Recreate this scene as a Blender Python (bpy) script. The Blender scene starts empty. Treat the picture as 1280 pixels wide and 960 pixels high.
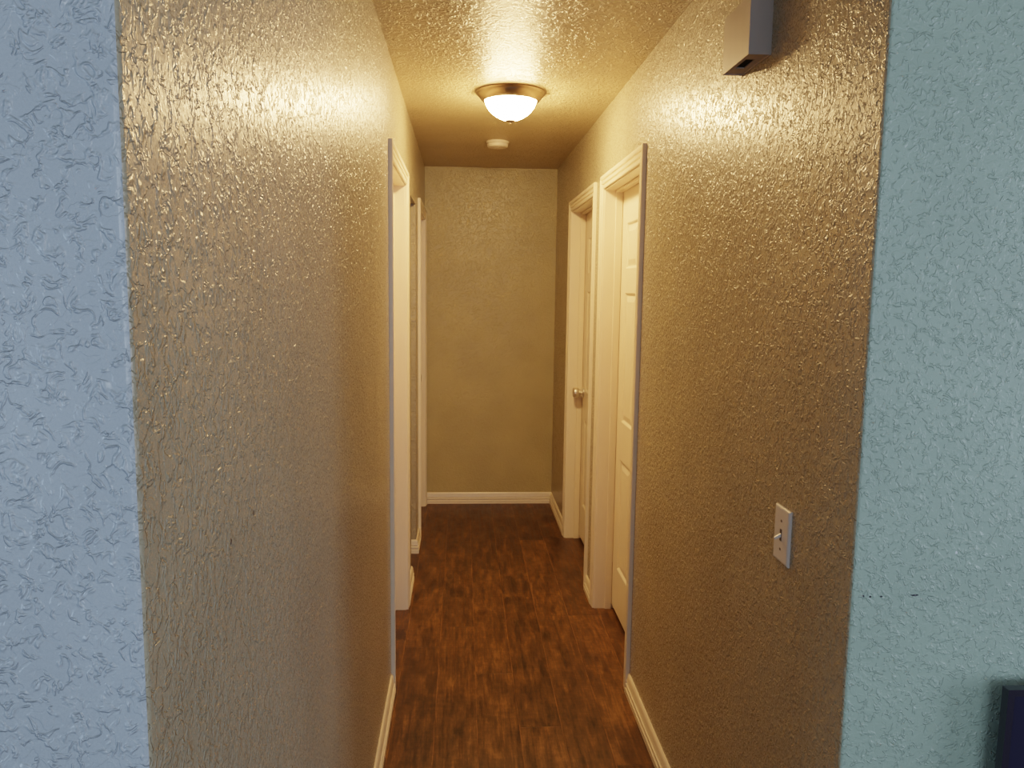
import bpy, bmesh, math, random
from mathutils import Vector, Matrix
random.seed(7)
col = bpy.context.scene.collection

# ------------------------------------------------------------ measures
W, H, D = 0.942, 2.44, 5.71          # hall width, height, far wall
YL, YR = 0.6664, 1.2566              # near corners of the left and right hall walls
XL, XR = -2.6, 3.2                   # how far the front walls run sideways
TH = 0.115                           # wall thickness

# ------------------------------------------------------------ node helpers
class NT:
    def __init__(s, name):
        s.m = bpy.data.materials.new(name); s.m.use_nodes = True
        s.t = s.m.node_tree; s.n = s.t.nodes; s.l = s.t.links
        s.n.clear()
        s.out = s.n.new('ShaderNodeOutputMaterial')
        s.b = s.n.new('ShaderNodeBsdfPrincipled'); s.l.new(s.b.outputs[0], s.out.inputs[0])
    def put(s, sock, v):
        if v is None: return
        if isinstance(v, bpy.types.NodeSocket): s.l.new(v, sock)
        else: sock.default_value = v
    def pos(s):
        return s.n.new('ShaderNodeTexCoord').outputs['Object']
    def map(s, v, scale=(1, 1, 1), loc=(0, 0, 0)):
        n = s.n.new('ShaderNodeMapping'); s.put(n.inputs['Vector'], v)
        n.inputs['Scale'].default_value = scale; n.inputs['Location'].default_value = loc
        return n.outputs[0]
    def noise(s, v, scale, detail=2, rough=.5, dist=0, out='Fac'):
        n = s.n.new('ShaderNodeTexNoise'); s.put(n.inputs['Vector'], v)
        n.inputs['Scale'].default_value = scale; n.inputs['Detail'].default_value = detail
        n.inputs['Roughness'].default_value = rough; n.inputs['Distortion'].default_value = dist
        return n.outputs[out]
    def math(s, op, a, b=None, c=None, clamp=False):
        n = s.n.new('ShaderNodeMath'); n.operation = op; n.use_clamp = clamp
        s.put(n.inputs[0], a); s.put(n.inputs[1], b); s.put(n.inputs[2], c)
        return n.outputs[0]
    def vmath(s, op, a, b=None, out=0):
        n = s.n.new('ShaderNodeVectorMath'); n.operation = op
        s.put(n.inputs[0], a); s.put(n.inputs[1], b)
        return n.outputs[out]
    def rng(s, v, a, b, c=0, d=1, smooth=True):
        n = s.n.new('ShaderNodeMapRange'); n.interpolation_type = 'SMOOTHSTEP' if smooth else 'LINEAR'
        s.put(n.inputs['Value'], v)
        for k, q in zip(('From Min', 'From Max', 'To Min', 'To Max'), (a, b, c, d)): n.inputs[k].default_value = q
        return n.outputs[0]
    def mix(s, f, a, b, mode='MIX'):
        n = s.n.new('ShaderNodeMix'); n.data_type = 'RGBA'; n.blend_type = mode
        s.put(n.inputs[0], f)
        for sk, v in ((n.inputs[6], a), (n.inputs[7], b)):
            s.put(sk, tuple(v) + (1,) if isinstance(v, tuple) and len(v) == 3 else v)
        return n.outputs[2]
    def sep(s, v):
        n = s.n.new('ShaderNodeSeparateXYZ'); s.put(n.inputs[0], v); return n.outputs
    def comb(s, x, y, z):
        n = s.n.new('ShaderNodeCombineXYZ')
        for i, q in enumerate((x, y, z)): s.put(n.inputs[i], q)
        return n.outputs[0]
    def bump(s, h, dist, strength=1, normal=None):
        n = s.n.new('ShaderNodeBump'); s.put(n.inputs['Height'], h)
        n.inputs['Distance'].default_value = dist; n.inputs['Strength'].default_value = strength
        if normal: s.put(n.inputs['Normal'], normal)
        return n.outputs[0]
    def base(s, c): s.put(s.b.inputs['Base Color'], tuple(c) + (1,) if isinstance(c, tuple) and len(c) == 3 else c)

def plaster(name, color, rough=.28, dist=.0027, sc=.86, marks=(), spec=.6, ridge=.42, flat=.62):
    """knock-down wall texture: flattened plateaus plus short worm-like ridges"""
    t = NT(name); p = t.pos()
    dens = t.noise(t.map(p, loc=(5, 1, 8)), 7, 2)
    a = t.noise(p, 50*sc, 2.5, .55, .9)
    lo = t.math('ADD', .50, t.math('MULTIPLY', t.math('SUBTRACT', dens, .5), -.25))
    plate = t.rng(t.math('SUBTRACT', a, lo), -.035, .035)
    b = t.noise(t.map(p, loc=(3.1, 7.7, 1.3)), 50*sc, 2, .6, .7)
    worm = t.rng(t.math('ABSOLUTE', t.math('SUBTRACT', b, .5)), 0, .075, 1, 0)
    patch = t.rng(t.noise(t.map(p, loc=(9, 2, 5)), 62*sc, 1), .41, .56)
    fine = t.noise(p, 260*sc, 2)
    mid = t.noise(p, 120*sc, 2, .6)
    big = t.noise(p, 4, 2)
    h = t.math('ADD', t.math('MULTIPLY', plate, flat), t.math('MULTIPLY', t.math('MULTIPLY', worm, patch), ridge))
    h = t.math('ADD', h, t.math('MULTIPLY', fine, .06))
    h = t.math('ADD', h, t.math('MULTIPLY', mid, .15))
    t.put(t.b.inputs['Normal'], t.bump(h, dist))
    c = t.mix(t.rng(big, .3, .7), tuple(q*.94 for q in color), tuple(min(1, q*1.05) for q in color))
    for (mx, my, mz, sx, sy, sz, mc) in marks:     # chips and scuffs in the paint
        d = t.vmath('SUBTRACT', p, (mx, my, mz)); d = t.vmath('DIVIDE', d, (sx, sy, sz))
        ln = t.vmath('LENGTH', d, out='Value')
        ln = t.math('ADD', ln, t.math('MULTIPLY', t.math('SUBTRACT', t.noise(p, 400, 2), .5), 1.2))
        c = t.mix(t.rng(ln, .8, 1.1, 1, 0), c, mc)
    t.base(c)
    t.put(t.b.inputs['Roughness'], t.rng(fine, .3, .7, rough-.05, rough+.07))
    t.b.inputs['Specular IOR Level'].default_value = spec
    return t.m

def paint(name, color, rough=.35, spec=.5, var=.05):
    t = NT(name); p = t.pos()
    n = t.noise(t.map(p, (6, 6, 1.2)), 5, 3)
    t.base(t.mix(n, tuple(q*(1-var) for q in color), tuple(min(1, q*(1+var)) for q in color)))
    t.b.inputs['Roughness'].default_value = rough
    t.b.inputs['Specular IOR Level'].default_value = spec
    t.put(t.b.inputs['Normal'], t.bump(t.noise(p, 130, 2), .0003, .5))
    return t.m

def metal(name, color, rough):
    t = NT(name); p = t.pos()
    t.base(t.mix(t.noise(p, 60, 2), tuple(q*.85 for q in color), color))
    t.b.inputs['Metallic'].default_value = 1; t.b.inputs['Roughness'].default_value = rough
    return t.m

def glow(name, color, strength, body=(.9, .85, .75)):
    t = NT(name); t.base(body)
    t.b.inputs['Roughness'].default_value = .3
    n = t.noise(t.pos(), 14, 3, .6, 1.2)
    t.put(t.b.inputs['Emission Color'], t.mix(t.rng(n, .3, .7), tuple(color), tuple(q*.93 for q in color)))
    t.b.inputs['Emission Strength'].default_value = strength
    return t.m

def wood_floor(name):
    t = NT(name); p = t.pos(); x, y, z = t.sep(p)
    u = t.math('DIVIDE', t.math('SUBTRACT', x, .024), .155)
    idx = t.math('FLOOR', u); fu = t.math('SUBTRACT', u, idx)
    wn = t.n.new('ShaderNodeTexWhiteNoise'); wn.noise_dimensions = '1D'; t.put(wn.inputs['W'], idx)
    r = wn.outputs['Value']
    v = t.math('ADD', t.math('DIVIDE', y, 1.22), t.math('MULTIPLY', r, 7.3))
    iv = t.math('FLOOR', v); fv = t.math('SUBTRACT', v, iv)
    wn2 = t.n.new('ShaderNodeTexWhiteNoise'); wn2.noise_dimensions = '2D'
    t.put(wn2.inputs['Vector'], t.comb(idx, iv, 0)); r2 = wn2.outputs['Value']
    q = t.comb(t.math('ADD', x, t.math('MULTIPLY', r2, 5)), t.math('ADD', y, t.math('MULTIPLY', r2, 11)), r2)
    blot = t.math('ADD', t.math('MULTIPLY', t.noise(t.map(q, (1, .28, 1)), 26, 6, .72, .1), .62), t.math('MULTIPLY', t.noise(t.map(q, (1, .6, 1)), 9, 3, .6), .38))      # scraped, smoked patches
    grain = t.noise(t.map(q, (1, .05, 1)), 95, 5, .7)         # fine grain along the boards
    cross = t.noise(t.map(q, (.35, 1, 1)), 60, 3, .6, .2)
    f = t.math('ADD', t.math('MULTIPLY', blot, .58), t.math('MULTIPLY', grain, .36))
    f = t.math('ADD', f, t.math('MULTIPLY', cross, .10))
    f = t.math('ADD', f, t.math('MULTIPLY', t.math('SUBTRACT', r2, .5), .05))
    cr = t.n.new('ShaderNodeValToRGB'); t.put(cr.inputs[0], f)
    e = cr.color_ramp.elements
    e[0].position = .38; e[0].color = FLOOR_COLS[0]
    e[1].position = .66; e[1].color = FLOOR_COLS[3]
    for ps, cc in ((.47, FLOOR_COLS[1]), (.54, FLOOR_COLS[2])):
        k = e.new(ps); k.color = cc
    seam = t.math('MINIMUM', fu, t.math('SUBTRACT', 1, fu))
    sm = t.rng(seam, .006, .016, 1, 0)
    ends = t.math('MINIMUM', fv, t.math('SUBTRACT', 1, fv))
    em = t.rng(ends, .0006, .0016, 1, 0)
    seamf = t.math('MULTIPLY', sm, t.rng(t.noise(t.map(p, (1, .2, 1)), 18, 2), .35, .6))
    c = t.mix(t.math('MULTIPLY', seamf, .24), cr.outputs[0], (.36, .15, .045))
    c = t.mix(t.math('MULTIPLY', em, .35), c, (.02, .009, .004))
    t.base(c)
    hgt = t.math('SUBTRACT', t.math('ADD', t.math('MULTIPLY', blot, .7), t.math('MULTIPLY', grain, .3)), t.math('MULTIPLY', t.math('MAXIMUM', sm, em), .5))
    t.put(t.b.inputs['Normal'], t.bump(hgt, .0012, .8))
    t.put(t.b.inputs['Roughness'], t.rng(grain, .3, .7, .34, .5))
    t.b.inputs['Specular IOR Level'].default_value = .35
    return t.m
FLOOR_COLS = ((.013, .0056, .0026, 1), (.043, .0185, .0062, 1), (.086, .037, .0112, 1), (.22, .098, .029, 1))

KHAKI = (.355, .305, .21)
M = {}
dark = (.02, .02, .03)
M['hall'] = plaster('khaki_hall_paint', KHAKI, marks=[(0, 1.023, 1.297, .01, .0028, .0045, dark), (0, .922, 1.291, .01, .0028, .004, dark)])
M['far'] = plaster('khaki_far_wall_brightened', (.43, .355, .165), dist=.0026, ridge=.3, flat=.4, rough=.36)  # hall khaki raised in colour to brighten the far end in place of light
M['ceil'] = plaster('khaki_ceiling_paint', (.54, .44, .27), dist=.006, rough=.36)
M['blue'] = plaster('pale_blue_plaster', (.40, .46, .525), dist=.0021, sc=1.12, rough=.27, ridge=.8, flat=.2)  # base colour set bluer than the other front wall
M['green'] = plaster('pale_green_paint', (.315, .42, .355), dist=.0017, sc=1.1, rough=.36, ridge=.8, flat=.2, marks=[
    (.9405, YR, 1.1655, .003, .01, .004, dark), (.9405, YR, 1.077, .0025, .01, .003, dark), (.964, YR, 1.076, .002, .01, .002, dark),
    (.976, YR, 1.0745, .0022, .01, .0018, dark), (.996, YR, 1.075, .0025, .01, .0018, dark), (1.055, YR, 1.0765, .008, .01, .0018, dark),
    (1.124, YR, 1.152, .002, .01, .003, (.9, .95, 1))])
M['side'] = plaster('plain_side_paint', KHAKI)
M['white'] = paint('white_semi_gloss_trim', (.80, .69, .54), .3)
M['door'] = paint('white_door_paint', (.80, .69, .54), .32)
M['plate'] = paint('white_switch_plastic', (.72, .68, .66), .3, var=.02)
M['chime'] = paint('off_white_chime_plastic', (.39, .34, .31), .45, var=.06)
M['shadow'] = paint('recess_shade', (.015, .012, .01), .8, .1)  # near-black colour standing for shade inside the chime slot
M['nickel'] = metal('brushed_bronze', (.40, .31, .22), .30)
M['finial'] = paint('dark_bronze_finial', (.10, .07, .05), .35)
M['knob'] = metal('satin_nickel_knob', (.85, .80, .72), .34)
M['screw'] = paint('dark_screw_slot', (.08, .06, .05), .5)
M['smoke'] = paint('ivory_detector_plastic', (.70, .62, .50), .4, var=.02)
M['glass'] = glow('lit_frosted_glass', (1, .565, .215), 232.0)
M['floor'] = wood_floor('dark_scraped_laminate')
M['bezel'] = paint('black_glossy_bezel', (.012, .011, .022), .25)
M['screen'] = paint('dark_navy_screen', (.013, .014, .034), .12)
M['console'] = paint('dark_console_wood', (.05, .03, .02), .4)

# ------------------------------------------------------------ mesh helpers
def link(name, verts, faces, mat, parent=None, smooth=False, bevel=0, segs=2):
    me = bpy.data.meshes.new(name); me.from_pydata([tuple(v) for v in verts], [], faces); me.validate()
    bm = bmesh.new(); bm.from_mesh(me)
    bmesh.ops.recalc_face_normals(bm, faces=bm.faces)
    bm.to_mesh(me); bm.free()
    if smooth:
        for pgn in me.polygons: pgn.use_smooth = True
    me.materials.append(mat)
    o = bpy.data.objects.new(name, me); col.objects.link(o)
    if parent:
        o.parent = parent
        o.matrix_parent_inverse = Matrix.Translation(-parent.location)
    if bevel:
        md = o.modifiers.new('soft_edges', 'BEVEL'); md.width = bevel; md.segments = segs; md.limit_method = 'ANGLE'; md.angle_limit = math.radians(40)
        md.harden_normals = False
    return o
class MB:
    def __init__(s): s.v = []; s.f = []
    def add(s, v, f):
        b = len(s.v); s.v += [tuple(q) for q in v]; s.f += [tuple(i+b for i in k) for k in f]
    def box(s, x0, x1, y0, y1, z0, z1):
        v = [(x, y, z) for z in (z0, z1) for y in (y0, y1) for x in (x0, x1)]
        s.add(v, [(0, 2, 3, 1), (4, 5, 7, 6), (0, 1, 5, 4), (2, 6, 7, 3), (0, 4, 6, 2), (1, 3, 7, 5)])
    def prism(s, poly, z0, z1):
        n = len(poly)
        s.add([(x, y, z0) for x, y in poly] + [(x, y, z1) for x, y in poly],
              [tuple(range(n))[::-1], tuple(range(n, 2*n))] + [(i, (i+1) % n, n+(i+1) % n, n+i) for i in range(n)])
    def lathe(s, prof, c, axis='z', seg=48):
        """prof: (radius, height) pairs along the axis"""
        b = []; rings = []
        for r, h in prof:
            ring = []
            for k in range(seg):
                a = 2*math.pi*k/seg; p, q = r*math.cos(a), r*math.sin(a)
                w = {'z': (p, q, h), 'x': (h, p, q), 'y': (p, h, q)}[axis]
                b.append((c[0]+w[0], c[1]+w[1], c[2]+w[2])); ring.append(len(b)-1)
            rings.append(ring)
        f = []
        for A, B in zip(rings, rings[1:]):
            f += [(A[k], A[(k+1) % seg], B[(k+1) % seg], B[k]) for k in range(seg)]
        f += [tuple(rings[0]), tuple(rings[-1])]
        s.add(b, f)
    def sweep(s, path, prof, place, side=1):
        """profile (u, t) along a mitred open path in a plane; place(a, b, t) -> xyz"""
        P = [Vector(p) for p in path]; n = len(P); dirs = [(P[i+1]-P[i]).normalized() for i in range(n-1)]
        nor = lambda d: Vector((-d.y, d.x))*side
        offs = []
        for i in range(n):
            if i == 0: o = nor(dirs[0])
            elif i == n-1: o = nor(dirs[-1])
            else:
                a, b = nor(dirs[i-1]), nor(dirs[i]); m = (a+b).normalized(); o = m/max(.2, m.dot(a))
            offs.append(o)
        k = len(prof); v = []
        for i in range(n):
            for u, t in prof:
                q = P[i]+offs[i]*u; v.append(place(q.x, q.y, t))
        f = [(i*k+j, i*k+(j+1) % k, (i+1)*k+(j+1) % k, (i+1)*k+j) for i in range(n-1) for j in range(k)]
        f += [tuple(range(k)), tuple(range((n-1)*k, n*k))]
        s.add(v, f)
    def build(s, name, mat, parent=None, **k): return link(name, s.v, s.f, mat, parent, **k)

def empty(name, loc):
    o = bpy.data.objects.new(name, None); col.objects.link(o); o.location = loc; o.empty_display_size = .05
    return o
def tag(o, label, cat, kind=None, group=None):
    o['label'] = label; o['category'] = cat
    if kind: o['kind'] = kind
    if group: o['group'] = group
    return o
def B(*a):
    m = MB(); m.box(*a); return m

# ------------------------------------------------------------ room shell
tag(B(XL, XR, -3.2, D+.12, -.06, 0).build('floor', M['floor']), 'dark brown scraped wood plank floor running down the hallway', 'floor', 'structure')
tag(B(XL, XR, -3.2, D+.12, H, H+.08).build('ceiling', M['ceil']), 'khaki textured ceiling above the hallway', 'ceiling', 'structure')

R0 = .007
def arc(cx, cy, a0, a1, n=4):
    return [(cx+R0*math.cos(math.radians(a0+(a1-a0)*i/n)), cy+R0*math.sin(math.radians(a0+(a1-a0)*i/n))) for i in range(n+1)]
# left: doors L1, L2 and a narrow bare opening; right: doors R1, R2
HD = 2.06                                    # clear head height of the doors
L1 = (3.018, 3.762); L2 = (4.918, 5.622); LO = (4.15, 4.61, 2.065)
R1 = (2.988, 3.752); R2 = (4.062, 4.872)
J = .018
def wall_run(mb, x0, x1, y0, y1, holes):
    y = y0
    for a, b, h in holes:
        mb.box(x0, x1, y, a, 0, H); mb.box(x0, x1, a, b, h, H); y = b
    mb.box(x0, x1, y, y1, 0, H)
m = MB()
m.prism(arc(-R0, YL+R0, -45, 0) + [(0, 2.5), (-TH, 2.5), (-TH, YL+TH)], 0, H)
wall_run(m, -TH, 0, 2.5, D, [(L1[0]-J, L1[1]+J, HD+J), LO, (L2[0]-J, L2[1]+J, HD+J)])
m.box(-.95, -TH, LO[0]-.1, LO[0], 0, H); m.box(-.95, -TH, LO[1], LO[1]+.1, 0, H); m.box(-1.05, -.95, LO[0]-.1, LO[1]+.1, 0, H)
tag(m.build('wall_left', M['hall']), 'khaki textured left wall of the hallway', 'wall', 'structure')
m = MB()
m.prism(arc(W+R0, YR+R0, 180, 225) + [(W+TH, YR+TH), (W+TH, 2.5), (W, 2.5)], 0, H)
wall_run(m, W, W+TH, 2.5, D, [(R1[0]-J, R1[1]+J, HD+J), (R2[0]-J, R2[1]+J, HD+J)])
tag(m.build('wall_right', M['hall']), 'khaki textured right wall of the hallway', 'wall', 'structure')
tag(B(XL, XR, D, D+.12, 0, H).build('wall_back', M['far']), 'khaki textured wall closing the far end of the hallway', 'wall', 'structure')
m = MB(); m.prism([(XL, YL), *arc(-R0, YL+R0, -90, -45), (-TH, YL+TH), (XL, YL+TH)], 0, H)
tag(m.build('wall_front_left', M['blue']), 'pale blue textured wall left of the hallway mouth', 'wall', 'structure')
m = MB(); m.prism([*arc(W+R0, YR+R0, 225, 270), (XR, YR), (XR, YR+TH), (W+TH, YR+TH)], 0, H)
tag(m.build('wall_front_right', M['green']), 'pale green textured wall right of the hallway mouth', 'wall', 'structure')
tag(B(XL-.1, XL, YL, D+.12, 0, H).build('wall_light_block_left', M['side']), 'added unseen wall keeping outside light from behind the left hallway doors', 'wall', 'structure')  # unseen, added so world light cannot leak under the left doors
tag(B(XR, XR+.1, YR, D+.12, 0, H).build('wall_light_block_right', M['side']), 'added unseen wall keeping outside light from behind the right hallway doors', 'wall', 'structure')  # unseen, added to stop the same leak under the right doors

# ------------------------------------------------------------ baseboards
BP = [(0, 0), (.0165, 0), (.0165, .022), (.010, .0245), (.010, .030), (.015, .033), (.015, .041), (.009, .0435), (.009, .049),
      (.0125, .052), (.0105, .060), (.0095, .070), (.0075, .0775), (.004, .083), (0, .083)]
def baseboard(name, paths, label, side=1):
    m = MB()
    for p in paths: m.sweep(p, BP, lambda a, b, t: (a, b, t), side)
    return tag(m.build(name, M['white']), label, 'baseboard', 'structure')
C = .067                                     # casing reach beyond the jamb
baseboard('baseboard_left', [
    [(0, YL+.012), (0, L1[0]-C)], [(0, L1[1]+C), (0, LO[0]), (-.9, LO[0])], [(-.9, LO[1]), (0, LO[1]), (0, L2[0]-C)]],
    'white ridged baseboard along the left hallway wall', -1)
baseboard('baseboard_right', [[(W, YR+.012), (W, R1[0]-C)], [(W, R1[1]+C), (W, R2[0]-C)], [(W, R2[1]+C), (W, D-.0168)]],
    'white ridged baseboard along the right hallway wall', 1)
baseboard('baseboard_back', [[(0.016, D), (W, D)]], 'white ridged baseboard across the far hallway wall', -1)
baseboard('baseboard_front_right', [[(W+.012, YR), (XR, YR)]], 'white baseboard under the pale green wall', -1)
baseboard('baseboard_front_left', [[(XL, YL), (-.012, YL)]], 'white baseboard under the pale blue wall', -1)

# ------------------------------------------------------------ doors
CP = [(0, 0), (0, .009), (.004, .011), (.014, .0115), (.0165, .006), (.0205, .006), (.023, .0125), (.034, .0135), (.0365, .008), (.0405, .008),
      (.043, .0145), (.050, .0165), (.058, .0165), (.061, .0145), (.061, 0)]
def door(name, xw, s, y0, y1, label, latch_far, panel_cols=2, knob=True):
    """xw: wall face, s: +1 the room lies towards +x, -1 towards -x"""
    r = empty(name, (xw, (y0+y1)/2, 0)); tag(r, label, 'door', 'structure')
    X = lambda t: xw+s*t                    # t: depth into the wall
    def bx(m, t0, t1, *a):
        m.box(min(X(t0), X(t1)), max(X(t0), X(t1)), *a)
    # casing round the opening, mitred
    m = MB(); e = .006
    m.sweep([(y0-e, 0), (y0-e, HD+e), (y1+e, HD+e), (y1+e, 0)], CP, lambda a, b, t: (X(-t), a, b), 1)
    m.build('door_casing', M['white'], r)
    # jamb boards and stops
    m = MB()
    bx(m, -.001, TH, y0-J, y0, 0, HD+J); bx(m, -.001, TH, y1, y1+J, 0, HD+J); bx(m, -.001, TH, y0, y1, HD, HD+J)
    m.build('door_jamb', M['white'], r)
    m = MB(); q = .011
    bx(m, .050, .083, y0, y0+q, 0, HD); bx(m, .050, .083, y1-q, y1, 0, HD); bx(m, .050, .083, y0+q, y1-q, HD-q, HD)
    m.build('door_stop', M['white'], r, bevel=.002)
    # leaf: slab with six raised panels sunk into it
    g = .003; a, b = y0+g, y1-g; zb, zt = .028, HD-g; w = b-a
    st = .105; mid = .10; pw = (w-2*st-mid)/2
    ycols = [(a+st, a+st+pw), (b-st-pw, b-st)]
    zrows = [(.245, .79), (.97, 1.58), (1.69, 1.90)]
    leaf = MB()
    F = .085; Bk = F+.034
    ys = [a] + [q for c in ycols for q in c] + [b]; zs = [zb] + [q for c in zrows for q in c] + [zt]
    verts = []; faces = []
    def quad(p4):
        k = len(verts); verts.extend(p4); faces.append((k, k+1, k+2, k+3))
    for face, dr in ((F, 1), (Bk, -1)):
        for i in range(len(ys)-1):
            for j in range(len(zs)-1):
                ya, yb, za, zc = ys[i], ys[i+1], zs[j], zs[j+1]
                if i in (1, 3) and j in (1, 3, 5):
                    rings = [(0, 0), (.004, .002), (.011, .0085), (.017, .0085), (.040, .002), (.042, .0015)]
                    pts = []
                    for inn, dp in rings:
                        t = face+dr*dp
                        pts.append([(X(t), ya+inn, za+inn), (X(t), yb-inn, za+inn), (X(t), yb-inn, zc-inn), (X(t), ya+inn, zc-inn)])
                    for A, Q in zip(pts, pts[1:]):
                        for k in range(4): quad([A[k], A[(k+1) % 4], Q[(k+1) % 4], Q[k]])
                    quad(pts[-1])
                else:
                    quad([(X(face), ya, za), (X(face), yb, za), (X(face), yb, zc), (X(face), ya, zc)])
    for (ya, yb, za, zc) in ((a, b, zb, zb), (a, b, zt, zt)):
        quad([(X(F), ya, za), (X(F), yb, za), (X(Bk), yb, za), (X(Bk), ya, za)])
    for yy in (a, b): quad([(X(F), yy, zb), (X(F), yy, zt), (X(Bk), yy, zt), (X(Bk), yy, zb)])
    me_v = verts
    lf = link('door_leaf', me_v, faces, M['door'], r)
    bm = bmesh.new(); bm.from_mesh(lf.data); bmesh.ops.remove_doubles(bm, verts=bm.verts, dist=1e-5); bmesh.ops.recalc_face_normals(bm, faces=bm.faces); bm.to_mesh(lf.data); bm.free()
    ky = b-.06 if latch_far else a+.06; kz = .955
    k = MB()
    k.lathe([(.0, .0), (.032, 0), (.033, .003), (.031, .007), (.022, .010), (.012, .013), (.0125, .020), (.018, .024), (.026, .029), (.0305, .036),
             (.032, .046), (.032, .056), (.030, .064), (.024, .068), (.014, .0695), (.0, .070)], (0, 0, 0), 'x', 32)
    v = [(X(F)-s*p[0], ky+p[1], kz+p[2]) for p in k.v]
    link('door_knob', v, k.f, M['knob'], lf, smooth=True)
    hy = y0+.002 if latch_far else y1-.002
    return r
door('door_1', 0, -1, *L1, 'white framed door on the left hallway wall nearest the camera', False)
door('door_2', 0, -1, *L2, 'white framed door on the left beside the far wall', True)
door('door_3', W, 1, *R1, 'white six-panel door in the nearer frame on the right', False)
door('door_4', W, 1, *R2, 'white door with round knob in the farther frame on the right', True)

# ------------------------------------------------------------ ceiling light
LC = (.476, 3.535)
lt = empty('ceiling_light', (LC[0], LC[1], H)); tag(lt, 'lit frosted glass dome ceiling light with a bronze metal rim', 'ceiling light')
m = MB()
m.lathe([(.0, 0), (.150, 0), (.1515, -.004), (.149, -.008), (.143, -.012), (.141, -.017), (.134, -.027), (.126, -.036), (.118, -.041), (.114, -.040), (.112, -.030), (0, -.028)], (*LC, H), 'z', 72)
m.build('rim', M['nickel'], lt, smooth=True).modifiers.new('e', 'EDGE_SPLIT')
m = MB(); prof = [(.112, -.035)]
for i in range(1, 15):
    a = i/14*math.pi/2; prof.append((.112*math.cos(a)**1.2 if i < 14 else .004, -.035-.088*math.sin(a)**1.1))
m.lathe(prof, (*LC, H), 'z', 72)
m.build('glass_shade', M['glass'], lt, smooth=True)
m = MB(); m.lathe([(.0, -.116), (.020, -.117), (.0215, -.120), (.016, -.124), (.007, -.126), (.005, -.129), (.0065, -.132), (.003, -.135), (0, -.1355)], (*LC, H), 'z', 24)
m.build('finial', M['finial'], lt, smooth=True)

# ------------------------------------------------------------ smoke detector
SC = (.470, 4.70)
sd = empty('smoke_detector', (*SC, H)); tag(sd, 'small round ivory smoke detector on the ceiling behind the light', 'smoke detector')
m = MB(); m.lathe([(0, 0), (.066, 0), (.067, -.003), (.066, -.010), (.063, -.012), (0, -.012)], (*SC, H), 'z', 48)
m.build('base_plate', M['smoke'], sd, smooth=True).modifiers.new('e', 'EDGE_SPLIT')
m = MB(); m.lathe([(0, -.0121), (.061, -.0121), (.0625, -.015), (.060, -.029), (.054, -.034), (.030, -.036), (.028, -.034), (.012, -.034), (.011, -.0365), (0, -.0365)], (*SC, H), 'z', 48)
m.build('cover', M['smoke'], sd, smooth=True).modifiers.new('e', 'EDGE_SPLIT')

# ------------------------------------------------------------ door chime
dc = empty('door_chime', (W, 1.838, 2.108)); tag(dc, 'off-white rectangular door chime box high on the right wall', 'door chime')
x0, x1, y0, y1, z0, z1 = W-.050, W, 1.752, 1.925, 2.108, 2.236
m = MB()     # cover: open-bottomed shell with a recessed floor
m.box(x0, x0+.003, y0, y1, z0, z1); m.box(x0+.003, x1-.004, y0, y0+.003, z0, z1); m.box(x0+.003, x1-.004, y1-.003, y1, z0, z1); m.box(x0+.003, x1-.004, y0+.003, y1-.003, z1-.003, z1)
m.box(x0+.003, x1-.004, y0+.003, y0+.05, z0+.003, z0+.006); m.box(x0+.003, x1-.004, y1-.05, y1-.003, z0+.003, z0+.006)
m.box(x0+.003, x0+.013, y0+.05, y1-.05, z0+.003, z0+.006); m.box(x1-.016, x1-.004, y0+.05, y1-.05, z0+.003, z0+.006)
m.build('cover', M['chime'], dc)
B(x1-.004, x1+.002, y0-.001, y1+.001, z0-.001, z1).build('back_plate', M['chime'], dc)
B(x0+.006, x1-.006, y0+.045, y1-.045, z0+.008, z0+.012).build('sound_slot_shade', M['shadow'], dc)  # dark sheet painted as the shade inside the underside slot

# ------------------------------------------------------------ light switch
sw = empty('light_switch', (W, 1.545, 1.092)); tag(sw, 'white toggle light switch with rectangular plate on the right wall', 'light switch')
sy, sz = 1.545, 1.092
m = MB()
hw, hh = .037, .0585
rings = [(0, 0), (0, .003), (.002, .0052), (.005, .0062)]
v = []; f = []
for inn, t in rings: v += [(W-t, sy-hw+inn, sz-hh+inn), (W-t, sy+hw-inn, sz-hh+inn), (W-t, sy+hw-inn, sz+hh-inn), (W-t, sy-hw+inn, sz+hh-inn)]
for i in range(3):
    for k in range(4): f.append((i*4+k, i*4+(k+1) % 4, i*4+4+(k+1) % 4, i*4+4+k))
f += [(0, 1, 2, 3), (12, 13, 14, 15)]
link('wall_plate', v, f, M['plate'], sw)
B(W-.0068, W-.006, sy-.0045, sy+.0045, sz-.0125, sz+.0125).build('toggle_slot', M['screw'], sw)
m = MB()
v = [(W-.006, sy-.0028, sz-.004), (W-.006, sy+.0028, sz-.004), (W-.006, sy+.0028, sz+.004), (W-.006, sy-.0028, sz+.004),
     (W-.019, sy-.0022, sz-.0095), (W-.019, sy+.0022, sz-.0095), (W-.0205, sy+.0022, sz-.0052), (W-.0205, sy-.0022, sz-.0052)]
link('toggle', v, [(0, 1, 2, 3), (4, 5, 6, 7), (0, 1, 5, 4), (1, 2, 6, 5), (2, 3, 7, 6), (3, 0, 4, 7)], M['plate'], sw, bevel=.0008)
for dz in (.030, -.030):
    m = MB(); m.lathe([(0, 0), (.0032, 0), (.0030, -.0008), (0, -.0011)], (W-.0060, sy, sz+dz), 'x', 16); m.build('screw', M['screw'], sw)

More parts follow.
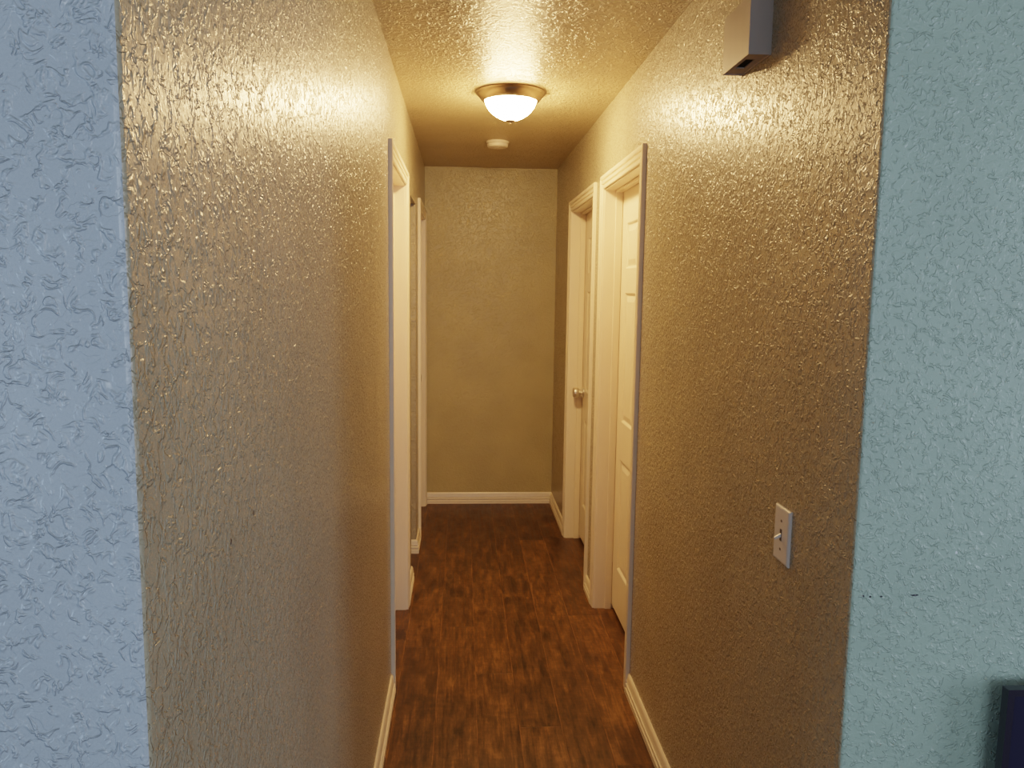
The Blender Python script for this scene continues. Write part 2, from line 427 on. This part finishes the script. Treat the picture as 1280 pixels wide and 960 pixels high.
# ------------------------------------------------------------ television on its console, at the right edge
tx0, tx1, tz0, tz1 = 1.203, 2.20, .365, .927
tv = empty('television', ((tx0+tx1)/2, 1.16, .30)); tag(tv, 'black flat television standing before the pale green wall at lower right', 'television')
m = MB()
yb0, yb1 = 1.206, 1.222
m.box(tx0, tx1, yb0+.006, yb1, tz0, tz1); m.box(tx0+.15, tx1-.15, yb1, yb1+.016, tz0+.02, tz0+.33)
bz = .012
m.box(tx0, tx0+bz, yb0, yb0+.006, tz0, tz1); m.box(tx1-bz, tx1, yb0, yb0+.006, tz0, tz1)
m.box(tx0+bz, tx1-bz, yb0, yb0+.006, tz1-bz, tz1); m.box(tx0+bz, tx1-bz, yb0, yb0+.006, tz0, tz0+bz*1.6)
m.build('housing', M['bezel'], tv)
B(tx0+bz, tx1-bz, yb0+.003, yb0+.0055, tz0+bz*1.6, tz1-bz).build('screen', M['screen'], tv)
for xx in (tx0+.2, tx1-.2):
    m = MB(); m.box(xx-.01, xx+.01, yb0+.006, yb0+.02, .31, tz0); m.box(xx-.012, xx+.012, 1.08, 1.238, .30, .31)
    m.build('stand_foot', M['bezel'], tv)
cn = empty('media_console', (1.7, 1.05, 0)); tag(cn, 'low dark console carrying the television by the pale green wall', 'console')
m = MB(); m.box(1.15, 2.25, .86, 1.238, .27, .30); m.box(1.15, 1.18, .86, 1.238, .04, .27); m.box(2.22, 2.25, .86, 1.238, .04, .27); m.box(1.18, 2.22, .86, 1.238, .04, .07); m.box(1.18, 2.22, 1.22, 1.238, .07, .27)
m.build('carcass', M['console'], cn)
for a, b in ((1.182, 1.698), (1.702, 2.218)): B(a, b, .862, .88, .072, .268).build('cabinet_door', M['console'], cn)
for a in (1.18, 2.18):
    for b in (.88, 1.19): B(a, a+.04, b, b+.04, 0, .04).build('leg', M['console'], cn)

# ------------------------------------------------------------ camera
f_px, pitch, yaw, roll, hcam, cx = 981.14, .1214, .0635, .0131, 1.5942, .2733
cd = bpy.data.cameras.new('camera'); cam = bpy.data.objects.new('camera', cd); col.objects.link(cam)
cd.sensor_width = 36; cd.lens = 36*f_px/1280; cd.clip_start = .02
fw = Vector((math.sin(yaw)*math.cos(pitch), math.cos(yaw)*math.cos(pitch), -math.sin(pitch)))
rt = Vector((math.cos(yaw), -math.sin(yaw), 0)); up = rt.cross(fw)
r2 = math.cos(roll)*rt+math.sin(roll)*up; u2 = -math.sin(roll)*rt+math.cos(roll)*up
mt = Matrix((r2, u2, -fw)).transposed().to_4x4(); mt.translation = (cx, 0, hcam); cam.matrix_world = mt
bpy.context.scene.camera = cam

# ------------------------------------------------------------ light
def area(name, loc, target, sx, sy, power, color):
    d = bpy.data.lights.new(name, 'AREA'); d.shape = 'RECTANGLE'; d.size = sx; d.size_y = sy; d.energy = power; d.color = color
    o = bpy.data.objects.new(name, d); col.objects.link(o); o.location = loc
    o.rotation_euler = (Vector(target)-Vector(loc)).to_track_quat('-Z', 'Y').to_euler()
    return o
area('daylight_window_left', (-2.9, -.9, 1.0), (-.2, .66, 1.3), 1.3, 1.4, 24, (.55, .75, 1.0))
area('daylight_window_back', (1.3, -3.0, 1.6), (.6, 2.0, 1.2), 2.2, 1.5, 38, (.72, .86, 1.0))
area('daylight_window_right', (4.3, -.55, 1.35), (0, 1.1, 1.2), 1.1, 1.5, 33, (.74, .82, 1.0))
wd = bpy.data.worlds.new('world'); bpy.context.scene.world = wd; wd.use_nodes = True
wd.node_tree.nodes['Background'].inputs[0].default_value = (.62, .76, 1, 1); wd.node_tree.nodes['Background'].inputs[1].default_value = .36
vs = bpy.context.scene.view_settings; vs.view_transform = 'Filmic'; vs.look = 'Medium Contrast'; vs.exposure = .37
